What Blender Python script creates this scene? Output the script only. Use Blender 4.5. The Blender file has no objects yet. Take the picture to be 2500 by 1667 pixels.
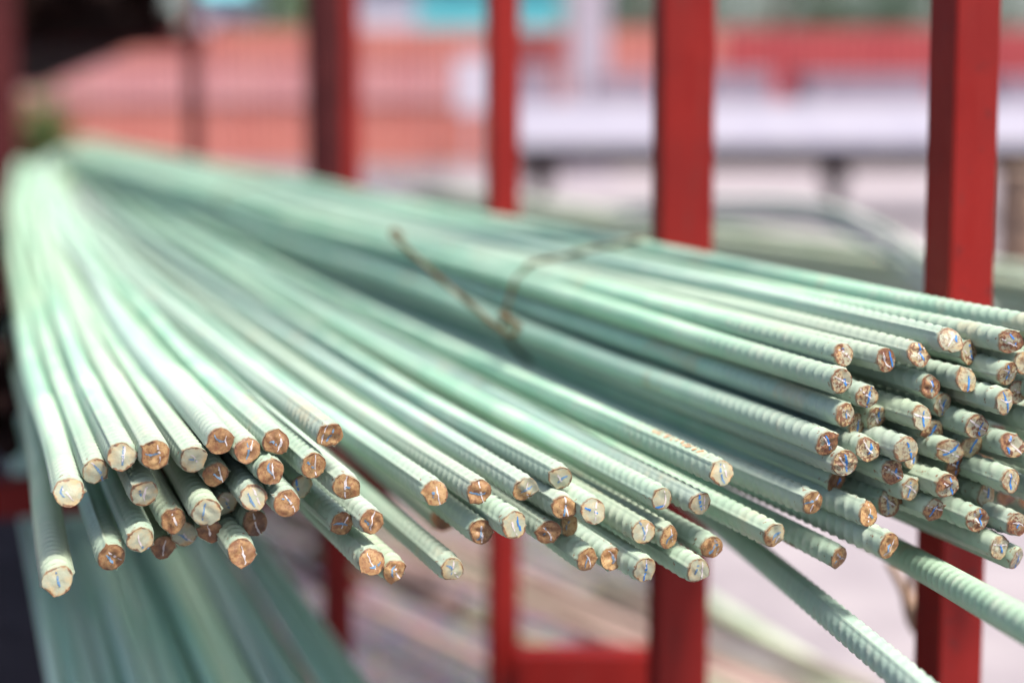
import bpy, math, random
import numpy as np
from mathutils import Vector

scene = bpy.context.scene
col = scene.collection
R = math.radians

# ------------------------------------------------------------------ camera
F = 50 / 36 * 2500          # focal length in photograph pixels (2500 wide)
PY = 529.0                  # row where the optical axis meets the picture (lens shift)
H = 1.7                     # camera height
PITCH = R(5.0)
cam_d = bpy.data.cameras.new('camera')
cam = bpy.data.objects.new('camera', cam_d)
col.objects.link(cam)
cam.location = (0, 0, H)
cam.rotation_euler = (R(90) - PITCH, 0, 0)
cam_d.sensor_width = 36
cam_d.lens = 50
cam_d.shift_y = -(833.5 - PY) / 2500
cam_d.clip_start = 0.05
cam_d.clip_end = 600
cam_d.dof.use_dof = True
cam_d.dof.focus_distance = 1.30
cam_d.dof.aperture_fstop = 1.34
cam_d.dof.aperture_blades = 0
scene.camera = cam

# ------------------------------------------------------------------ light
SUN = Vector((0.38, -0.40, 1.05)).normalized()
world = bpy.data.worlds.new('World')
scene.world = world
world.use_nodes = True
wn = world.node_tree
sky = wn.nodes.new('ShaderNodeTexSky')
sky.sky_type = 'NISHITA'
sky.sun_disc = False
sky.sun_elevation = math.asin(SUN.z)
sky.sun_rotation = math.atan2(SUN.x, SUN.y)
sky.air_density = 1.0
sky.dust_density = 4.0
sky.ozone_density = 1.0
wn.nodes['Background'].inputs['Strength'].default_value = 0.068
wn.links.new(sky.outputs['Color'], wn.nodes['Background'].inputs['Color'])
sl = bpy.data.lights.new('sun', 'SUN')
sl.energy = 2.35
sl.angle = R(13)
sl.color = (1.0, 0.94, 0.83)
so = bpy.data.objects.new('sun', sl)
col.objects.link(so)
so.rotation_euler = SUN.to_track_quat('Z', 'Y').to_euler()
so.location = (4, -6, 9)
vs = scene.view_settings
vs.view_transform = 'Standard'
vs.look = 'None'
vs.exposure = 1.66
vs.gamma = 1.0
scene.cycles.max_bounces = 6
scene.cycles.diffuse_bounces = 3
scene.cycles.use_denoising = True

# ------------------------------------------------------------------ frames
CAM = np.array([0, 0, H])
FW = np.array([0, math.cos(PITCH), -math.sin(PITCH)])
UP = np.array([0, math.sin(PITCH), math.cos(PITCH)])
RT = np.array([1.0, 0, 0])

def at(px, py, d):
    """point of the place seen at photograph pixel (px, py), d metres deep"""
    return CAM + d * FW + (px - 1250) / F * d * RT - (py - PY) / F * d * UP

W = at(-100, 300, 1.0) - CAM           # the way the stock lies in the rack
W = W / np.linalg.norm(W)
E1 = np.cross(W, [0, 0, 1]); E1 /= np.linalg.norm(E1)
E2 = np.cross(E1, W)
WH = np.array([W[0], W[1], 0]); WH /= np.linalg.norm(WH)
HEAD = math.atan2(-WH[0], WH[1])       # heading of the rack about z

# ------------------------------------------------------------------ materials
def lin(r, g, b):
    f = lambda c: (c / 255 / 12.92) if c / 255 <= 0.04045 else ((c / 255 + 0.055) / 1.055) ** 2.4
    return (f(r), f(g), f(b), 1)

class N:
    """tiny node helper"""
    def __init__(s, name):
        s.m = bpy.data.materials.new(name); s.m.use_nodes = True
        s.t = s.m.node_tree; s.b = s.t.nodes['Principled BSDF']
    def new(s, typ, **kw):
        n = s.t.nodes.new(typ)
        for k, v in kw.items(): setattr(n, k, v)
        return n
    def put(s, sock, v):
        if hasattr(v, 'is_output') or isinstance(v, bpy.types.NodeSocket): s.t.links.new(v, sock)
        else: sock.default_value = v
    def coords(s, seed=True):
        tc = s.new('ShaderNodeTexCoord')
        if not seed: return tc.outputs['Object']
        oi = s.new('ShaderNodeObjectInfo')
        mu = s.math('MULTIPLY', oi.outputs['Random'], 37.0)
        va = s.new('ShaderNodeVectorMath', operation='ADD')
        s.put(va.inputs[0], tc.outputs['Object']); s.put(va.inputs[1], mu)
        return va.outputs[0]
    def noise(s, vec, scale, detail=3, rough=0.55, dist=0.0):
        n = s.new('ShaderNodeTexNoise')
        s.put(n.inputs['Vector'], vec); n.inputs['Scale'].default_value = scale
        n.inputs['Detail'].default_value = detail; n.inputs['Roughness'].default_value = rough
        n.inputs['Distortion'].default_value = dist
        return n.outputs['Fac']
    def math(s, op, a, b=0.0, clamp=False):
        n = s.new('ShaderNodeMath', operation=op, use_clamp=clamp)
        s.put(n.inputs[0], a); s.put(n.inputs[1], b)
        return n.outputs[0]
    def ramp(s, v, a, b, lo=0.0, hi=1.0):
        n = s.new('ShaderNodeMapRange', interpolation_type='SMOOTHSTEP')
        s.put(n.inputs['Value'], v)
        s.put(n.inputs['From Min'], a); s.put(n.inputs['From Max'], b)
        n.inputs['To Min'].default_value = lo; n.inputs['To Max'].default_value = hi
        return n.outputs[0]
    def mix(s, f, a, b, typ='MIX'):
        n = s.new('ShaderNodeMix', data_type='RGBA', blend_type=typ)
        s.put(n.inputs['Factor'], f); s.put(n.inputs['A'], a); s.put(n.inputs['B'], b)
        for o in n.outputs:
            if o.type == 'RGBA': return o
    def attr(s, name):
        return s.new('ShaderNodeAttribute', attribute_name=name).outputs['Fac']
    def rnd(s): return s.new('ShaderNodeObjectInfo').outputs['Random']
    def bump(s, h, strength=0.4, dist=0.001):
        n = s.new('ShaderNodeBump'); n.inputs['Strength'].default_value = strength
        n.inputs['Distance'].default_value = dist
        s.put(n.inputs['Height'], h); s.put(s.b.inputs['Normal'], n.outputs[0])
    def fin(s, c, rough=0.6, spec=0.4, metal=0.0):
        s.put(s.b.inputs['Base Color'], c); s.put(s.b.inputs['Roughness'], rough)
        s.b.inputs['Specular IOR Level'].default_value = spec
        s.b.inputs['Metallic'].default_value = metal
        return s.m

def col4(r, g, b): return (r, g, b, 1)

def mk_paint():
    n = N('mint_green_paint'); v = n.coords()
    big = n.noise(v, 9, 3); mid = n.noise(v, 60, 3); fine = n.noise(v, 420, 2)
    c = n.mix(n.ramp(big, .35, .68), col4(.275, .49, .36), col4(.405, .575, .445))
    c = n.mix(n.ramp(mid, .5, .75, 0, .5), c, col4(.44, .49, .41))
    rn = n.rnd(); r2 = n.math('FRACT', n.math('MULTIPLY', rn, 17.3))
    c = n.mix(n.ramp(rn, .45, 1, 0, .55), c, col4(.41, .47, .27))
    c = n.mix(n.ramp(r2, .5, 1, 0, .55), c, col4(.36, .44, .45))
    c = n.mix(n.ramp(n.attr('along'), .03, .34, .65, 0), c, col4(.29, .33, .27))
    c = n.mix(n.math('MULTIPLY', n.ramp(n.noise(v, 13, 4, .6), .58, .70), n.ramp(n.math('FRACT', n.math('MULTIPLY', rn, 41.7)), .35, .9, 0, .65)), c, col4(.42, .37, .25))
    c = n.mix(n.ramp(n.noise(v, 33, 5, .7), .62, .70, 0, .35), c, col4(.20, .25, .19))
    # chalky worn crests
    rib = n.attr('rib')
    c = n.mix(n.math('MULTIPLY', rib, n.ramp(mid, .4, .62, 0, .55)), c, col4(.42, .46, .38))
    # dirt specks and rust, denser towards the cut end
    endm = n.ramp(n.attr('along'), .0, .075, 1, 0)
    thr = n.math('SUBTRACT', .76, n.math('MULTIPLY', endm, .145))
    sp = n.noise(v, 150, 4, .6)
    rust = n.ramp(sp, thr, n.math('ADD', thr, .05))
    c = n.mix(n.math('MULTIPLY', rust, .85), c, n.mix(fine, col4(.13, .045, .025), col4(.26, .12, .055)))
    # rim of raw steel
    rimr = n.ramp(n.math('ADD', n.attr('along'), n.math('MULTIPLY', n.noise(v, 190, 3), .008)), .0035, .0075, 1, 0)
    c = n.mix(n.math('MULTIPLY', rimr, .85), c, n.mix(n.noise(v, 240, 2), col4(.08, .025, .014), col4(.30, .18, .085)))
    n.bump(n.math('ADD', mid, n.math('MULTIPLY', fine, .5)), .35, .0006)
    return n.fin(c, n.ramp(mid, .3, .7, .42, .62), .45)

def mk_cut():
    n = N('sheared_steel_end'); v = n.coords()
    rust, speck, dark, rim = n.attr('rust'), n.attr('speck'), n.attr('dark'), n.attr('rim')
    a = n.noise(v, 95, 4, .6); b = n.noise(v, 260, 4, .65); d = n.noise(v, 640, 3)
    pale = n.mix(n.ramp(a, .35, .65), col4(.265, .295, .225), col4(.325, .335, .25))
    pale = n.mix(n.math('MULTIPLY', speck, .55), pale, col4(.20, .19, .145))
    rim2 = n.math('MULTIPLY', rim, rim)
    pale = n.mix(n.math('MULTIPLY', n.ramp(a, .40, .62, .1, .9), n.math('ADD', n.math('MULTIPLY', rim2, .9), n.math('MULTIPLY', speck, .3))), pale, col4(.40, .26, .105))
    tan = n.mix(n.ramp(a, .38, .62), col4(.25, .13, .052), col4(.40, .262, .122))
    tan = n.mix(n.ramp(b, .50, .66, 0, .8), tan, col4(.20, .075, .03))
    tan = n.mix(n.ramp(d, .58, .68, 0, .75), tan, col4(.09, .035, .018))
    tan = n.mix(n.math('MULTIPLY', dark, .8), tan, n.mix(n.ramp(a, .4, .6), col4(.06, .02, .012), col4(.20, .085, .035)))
    # rust wanders over the painted face from one side
    wander = n.math('ADD', rust, n.math('MULTIPLY', n.math('SUBTRACT', a, .5), .9))
    c = n.mix(n.ramp(wander, .42, .56), pale, tan)
    s = n.math('MULTIPLY', n.ramp(n.math('ADD', b, n.math('MULTIPLY', n.math('SUBTRACT', a, .5), .35)), .50, .57), speck)
    c = n.mix(s, c, n.mix(d, col4(.06, .02, .012), col4(.15, .055, .025)))
    edge = n.ramp(n.math('ADD', rim, n.math('MULTIPLY', n.math('SUBTRACT', n.noise(v, 120, 3), .5), .80)), .88, 1.0)
    c = n.mix(n.math('MULTIPLY', edge, .9), c, n.mix(n.ramp(b, .4, .6), col4(.05, .015, .010), col4(.18, .075, .032)))
    n.bump(n.math('ADD', a, n.math('MULTIPLY', b, .7)), .5, .0010)
    return n.fin(c, n.ramp(b, .3, .7, .38, .6), .5)

def mk_flat(name, c1, c2, scale=30, rough=.6, spec=.4, metal=0, bump=0, c3=None):
    n = N(name); v = n.coords()
    a = n.noise(v, scale, 4)
    c = n.mix(n.ramp(a, .35, .65), c1, c2)
    if c3: c = n.mix(n.ramp(n.noise(v, scale * 3.3, 4, .65), .60, .68), c, c3)
    if bump: n.bump(n.noise(v, scale * 6, 3), .5, bump)
    return n.fin(c, rough, spec, metal)

M_PAINT = mk_paint()
M_CUT = mk_cut()
M_BLUE = mk_flat('blue_crayon', col4(.012, .10, .36), col4(.04, .19, .46), 700, .5)
M_BLUEFADE = mk_flat('worn_blue_crayon', col4(.06, .15, .29), col4(.16, .22, .28), 700, .6)
M_WHITE = mk_flat('white_chalk', col4(.40, .36, .37), col4(.50, .46, .47), 900, .8)
M_ORANGE = mk_flat('orange_marker', col4(0.554, 0.2, 0.077), col4(0.601, 0.323, 0.185), 300, .6)
def mk_lower():
    n = N('mint_paint_of_lower_bars'); v = n.coords(); rn = n.rnd()
    c = n.mix(n.ramp(n.noise(v, 3, 3), .35, .65), col4(.44, .68, .53), col4(.54, .72, .59))
    c = n.mix(n.ramp(rn, .5, 1, 0, .6), c, col4(.16, .42, .33))
    c = n.mix(n.ramp(n.math('FRACT', n.math('MULTIPLY', rn, 13.7)), .6, 1, 0, .6), c, col4(.46, .46, .54))
    return n.fin(c, .5, .4)
M_TEAL = mk_lower()
M_TEAL2 = mk_flat('weathered_bar_paint', col4(.34, .42, .31), col4(.48, .54, .43), 4, .6, c3=col4(.36, .30, .22))
M_PALE = mk_flat('pale_bent_bar_paint', col4(.42, .50, .43), col4(.54, .58, .52), 5, .5)
M_RUSTBAR = mk_flat('brown_rusty_bar', col4(.20, .12, .085), col4(.32, .23, .17), 6, .8)
M_DARKBAR = mk_flat('shade_black_bar', col4(.006, .002, .002), col4(.016, .005, .004), 12, .85, .15)  # near-black carries the shade this stock lies in
M_WIRE = mk_flat('rusty_wire', col4(.06, .045, .016), col4(.12, .08, .036), 60, .65, c3=col4(.21, .12, .075))
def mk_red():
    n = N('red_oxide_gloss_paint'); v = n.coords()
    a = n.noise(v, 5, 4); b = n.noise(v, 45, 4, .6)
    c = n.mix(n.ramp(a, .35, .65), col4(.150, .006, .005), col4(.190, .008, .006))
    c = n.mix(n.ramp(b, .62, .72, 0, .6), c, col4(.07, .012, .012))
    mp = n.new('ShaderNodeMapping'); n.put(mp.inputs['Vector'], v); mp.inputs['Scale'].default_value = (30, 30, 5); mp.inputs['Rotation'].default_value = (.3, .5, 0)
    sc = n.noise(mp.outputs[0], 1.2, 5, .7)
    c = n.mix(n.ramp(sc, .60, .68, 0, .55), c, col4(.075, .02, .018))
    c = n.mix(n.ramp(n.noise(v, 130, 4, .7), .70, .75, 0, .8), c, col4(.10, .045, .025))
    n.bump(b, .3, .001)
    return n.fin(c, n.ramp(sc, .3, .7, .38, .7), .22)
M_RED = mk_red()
M_MAROON = mk_flat('dull_maroon', col4(.048, .006, .008), col4(.066, .009, .011), 8, .7, .2)  # darker, duller red than the main rack colour
M_SHEET = mk_flat('hazed_salmon_sheet', col4(0.407, 0.13, 0.111), col4(0.462, 0.167, 0.138), 1.2, .5)  # salmon lightened to put sun and haze into the colour
M_SHEETPINK = mk_flat('pink_translucent_sheet', col4(0.434, 0.182, 0.193), col4(0.481, 0.221, 0.226), 1.2, .5)  # pink band, its colour lifted further for haze
M_SHEETRED = mk_flat('red_sheet', col4(0.305, 0.0424, 0.0508), col4(0.355, 0.0593, 0.0635), 1.2, .5)
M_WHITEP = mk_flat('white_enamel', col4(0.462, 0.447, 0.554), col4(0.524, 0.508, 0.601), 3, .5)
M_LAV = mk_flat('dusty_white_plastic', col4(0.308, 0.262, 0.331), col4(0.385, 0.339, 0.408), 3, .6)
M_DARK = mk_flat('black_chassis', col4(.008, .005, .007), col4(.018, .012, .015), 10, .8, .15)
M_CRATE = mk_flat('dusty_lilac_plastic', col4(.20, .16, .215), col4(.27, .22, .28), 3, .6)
M_CYAN = mk_flat('turquoise_sheet', col4(0.0924, 0.477, 0.554), col4(0.154, 0.539, 0.601), 1.5, .5)
M_LEAF = mk_flat('leaf', col4(0.0347, 0.077, 0.0154), col4(0.077, 0.131, 0.0308), 2, .6)
M_LEAFD = mk_flat('dark_leaf', col4(0.0231, 0.0577, 0.0308), col4(0.0462, 0.0924, 0.0462), 2, .6)
M_BARK = mk_flat('bark', col4(.10, .07, .05), col4(.16, .12, .08), 8, .9)
M_PINKST = mk_flat('primer_pink_steel', col4(0.277, 0.169, 0.162), col4(0.354, 0.246, 0.231), 6, .6)
M_GREYST = mk_flat('grey_olive_steel', col4(0.169, 0.146, 0.108), col4(0.262, 0.246, 0.193), 6, .6)

def mk_ground():
    n = N('grey_gravel'); v = n.coords(False)
    vo = n.new('ShaderNodeTexVoronoi'); n.put(vo.inputs['Vector'], v); vo.inputs['Scale'].default_value = 38
    a = n.noise(v, 1.3, 4)
    c = n.mix(n.ramp(a, .35, .65), col4(.15, .13, .15), col4(.21, .19, .215))
    c = n.mix(.55, c, vo.outputs['Color'], 'SOFT_LIGHT')
    c = n.mix(n.ramp(vo.outputs['Distance'], .45, .8, 0, .6), c, col4(.10, .09, .10))
    n.bump(vo.outputs['Distance'], .8, .02)
    return n.fin(c, .9, .2)
def mk_concrete():
    n = N('pale_concrete'); v = n.coords(False)
    c = n.mix(n.ramp(n.noise(v, 2.2, 5), .35, .65), col4(.235, .208, .232), col4(.30, .268, .29))
    c = n.mix(n.ramp(n.noise(v, 14, 4), .62, .75, 0, .6), c, col4(.20, .18, .195))
    return n.fin(c, .85, .2)
M_SHADEGROUND = mk_flat('shaded_ground_black', col4(.014, .011, .015), col4(.035, .028, .036), 9, .9, .15, bump=.01)  # ground shade put into a near-black colour
M_GROUND, M_CONC = mk_ground(), mk_concrete()

# ------------------------------------------------------------------ object helpers
def tag(o, label=None, cat=None, group=None, kind=None):
    for k, v in (('label', label), ('category', cat), ('group', group), ('kind', kind)):
        if v: o[k] = v
    return o

def mesh_obj(name, verts, faces, mat, parent=None, smooth=True, attrs=None):
    me = bpy.data.meshes.new(name)
    me.from_pydata([tuple(p) for p in verts], [], faces)
    if smooth: me.polygons.foreach_set('use_smooth', np.ones(len(me.polygons), bool))
    for k, a in (attrs or {}).items():
        at_ = me.attributes.new(k, 'FLOAT', 'POINT')
        at_.data.foreach_set('value', np.asarray(a, np.float32))
    me.materials.append(mat)
    me.update()
    o = bpy.data.objects.new(name, me)
    col.objects.link(o)
    if parent: o.parent = parent
    return o

def empty(name, loc, label=None, cat=None, group=None):
    o = bpy.data.objects.new(name, None)
    o.empty_display_size = .05
    col.objects.link(o); o.location = loc
    return tag(o, label, cat, group)

def grid_faces(nr, ns, base=0, flip=False):
    f = []
    for i in range(nr - 1):
        a, b = base + i * ns, base + (i + 1) * ns
        for j in range(ns):
            k = (j + 1) % ns
            f.append((a + j, a + k, b + k, b + j) if not flip else (a + j, b + j, b + k, a + k))
    return f

def box_data(x0, x1, y0, y1, z0, z1, bev=0.0):
    """box with chamfered vertical edges"""
    b = min(bev, (x1 - x0) / 3, (y1 - y0) / 3)
    if b <= 0:
        ring = [(x0, y0), (x1, y0), (x1, y1), (x0, y1)]
    else:
        ring = [(x0 + b, y0), (x1 - b, y0), (x1, y0 + b), (x1, y1 - b), (x1 - b, y1), (x0 + b, y1), (x0, y1 - b), (x0, y0 + b)]
    n = len(ring)
    v = [(x, y, z0) for x, y in ring] + [(x, y, z1) for x, y in ring]
    f = [(i, (i + 1) % n, n + (i + 1) % n, n + i) for i in range(n)]
    f += [tuple(range(n - 1, -1, -1)), tuple(range(n, 2 * n))]
    return v, f

def box(name, b, mat, parent=None, bev=0.0, loc=None, rotz=0.0):
    v, f = box_data(*b, bev)
    o = mesh_obj(name, v, f, mat, parent, smooth=False)
    if loc is not None: o.location = loc
    o.rotation_euler.z = rotz
    return o

def tube(name, pts, rad, mat, parent=None, ns=10, caps=True, sub=6):
    """round bar through a few points (Catmull-Rom)"""
    P = [np.array(p, float) for p in pts]
    if len(P) > 2 and sub > 1:
        Q = [2 * P[0] - P[1]] + P + [2 * P[-1] - P[-2]]
        out = []
        for i in range(1, len(Q) - 2):
            for t in np.linspace(0, 1, sub, endpoint=False):
                a, b, c, d = Q[i - 1:i + 3]
                out.append(.5 * (2 * b + (c - a) * t + (2 * a - 5 * b + 4 * c - d) * t * t + (3 * b - a - 3 * c + d) * t ** 3))
        out.append(P[-1]); P = out
    P = np.array(P); T = np.gradient(P, axis=0); T /= np.linalg.norm(T, axis=1)[:, None]
    up = np.array([0, 0, 1.0]) if abs(T[0][2]) < .9 else np.array([1.0, 0, 0])
    x = np.cross(T[0], up); x /= np.linalg.norm(x)
    o0 = P[0].copy(); V = []
    rads = np.full(len(P), rad) if np.isscalar(rad) else np.interp(np.linspace(0, 1, len(P)), np.linspace(0, 1, len(rad)), rad)
    for p, t, r in zip(P, T, rads):
        x = x - t * np.dot(x, t); x /= np.linalg.norm(x); y = np.cross(t, x)
        for k in range(ns):
            a = 2 * math.pi * k / ns
            V.append(p - o0 + r * (math.cos(a) * x + math.sin(a) * y))
    f = grid_faces(len(P), ns)
    if caps: f += [tuple(range(ns - 1, -1, -1)), tuple(range((len(P) - 1) * ns, len(P) * ns))]
    o = mesh_obj(name, V, f, mat, parent)
    if parent is None: o.location = o0
    else: o.location = Vector(o0) - parent.location
    return o

# ------------------------------------------------------------------ setting: ground
gv, gf = [(-300, -20, 0), (300, -20, 0), (300, 400, 0), (-300, 400, 0)], [(0, 1, 2, 3)]
tag(mesh_obj('ground', gv, gf, M_GROUND, smooth=False), kind='structure')
sv = [(.55, -6, .004), (60, -6, .004), (60, 33, .004), (-1.5, 33, .004), (-.6, 17, .004), (.55, 9, .004)]
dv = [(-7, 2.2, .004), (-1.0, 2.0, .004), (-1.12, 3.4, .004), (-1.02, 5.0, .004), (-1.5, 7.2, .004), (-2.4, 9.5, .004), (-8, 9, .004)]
tag(mesh_obj('shaded_ground_patch', dv, [tuple(range(7))], M_SHADEGROUND, smooth=False), kind='structure')  # dark sheet laid over the gravel to paint its shade
tag(mesh_obj('concrete_yard', sv, [(0, 1, 2, 3, 4, 5)], M_CONC, smooth=False), kind='structure')

# ------------------------------------------------------------------ steel rack
rack = empty('storage_rack', (0.6, 2.4, 0), 'red painted steel rack whose upright posts and beams hold the pale green bars', 'rack')
def post(px0, px1, d, side, front, z1=3.6, mat=M_RED, label=None):
    """upright whose left front corner region spans px0..px1 at depth d"""
    p = at((px0 + px1) / 2, 300, d)
    o = box('post', (-front / 2, front / 2, -side / 2, side / 2, 0, z1), mat, rack, .003)
    o.location = Vector((p[0], p[1], 0)) - rack.location
    o.rotation_euler.z = HEAD
    if label: o['label'] = label
    return o
post(2268, 2432, 1.62, .050, .062)
post(1592, 1745, 2.12, .036, .088)
post(1188, 1266, 3.05, .045, .064)
post(838, 876, 4.75, .05, .055)
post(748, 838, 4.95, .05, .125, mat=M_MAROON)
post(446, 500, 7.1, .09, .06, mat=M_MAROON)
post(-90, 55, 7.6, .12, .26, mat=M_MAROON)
def beam(p0, p1, w, h, mat=M_RED):
    p0, p1 = np.array(p0), np.array(p1)
    L = np.linalg.norm((p1 - p0)[:2])
    o = box('beam', (0, L, -w / 2, w / 2, 0, h), mat, rack, .003)
    o.location = Vector(p0) - rack.location
    o.rotation_euler.z = math.atan2(p1[1] - p0[1], p1[0] - p0[0])
    return o
a = at(1262, 1585, 3.08); b_ = at(1640, 1585, 3.08); beam((a[0], a[1], a[2] - .09), (b_[0], b_[1], a[2] - .09), .06, .09)
post(772, 850, 2.95, .045, .055, z1=.78)
a = at(-700, 1290, 2.75); b_ = at(1180, 1270, 3.02); beam((a[0], a[1], a[2]), (b_[0], b_[1], a[2]), .06, .07)

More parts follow.
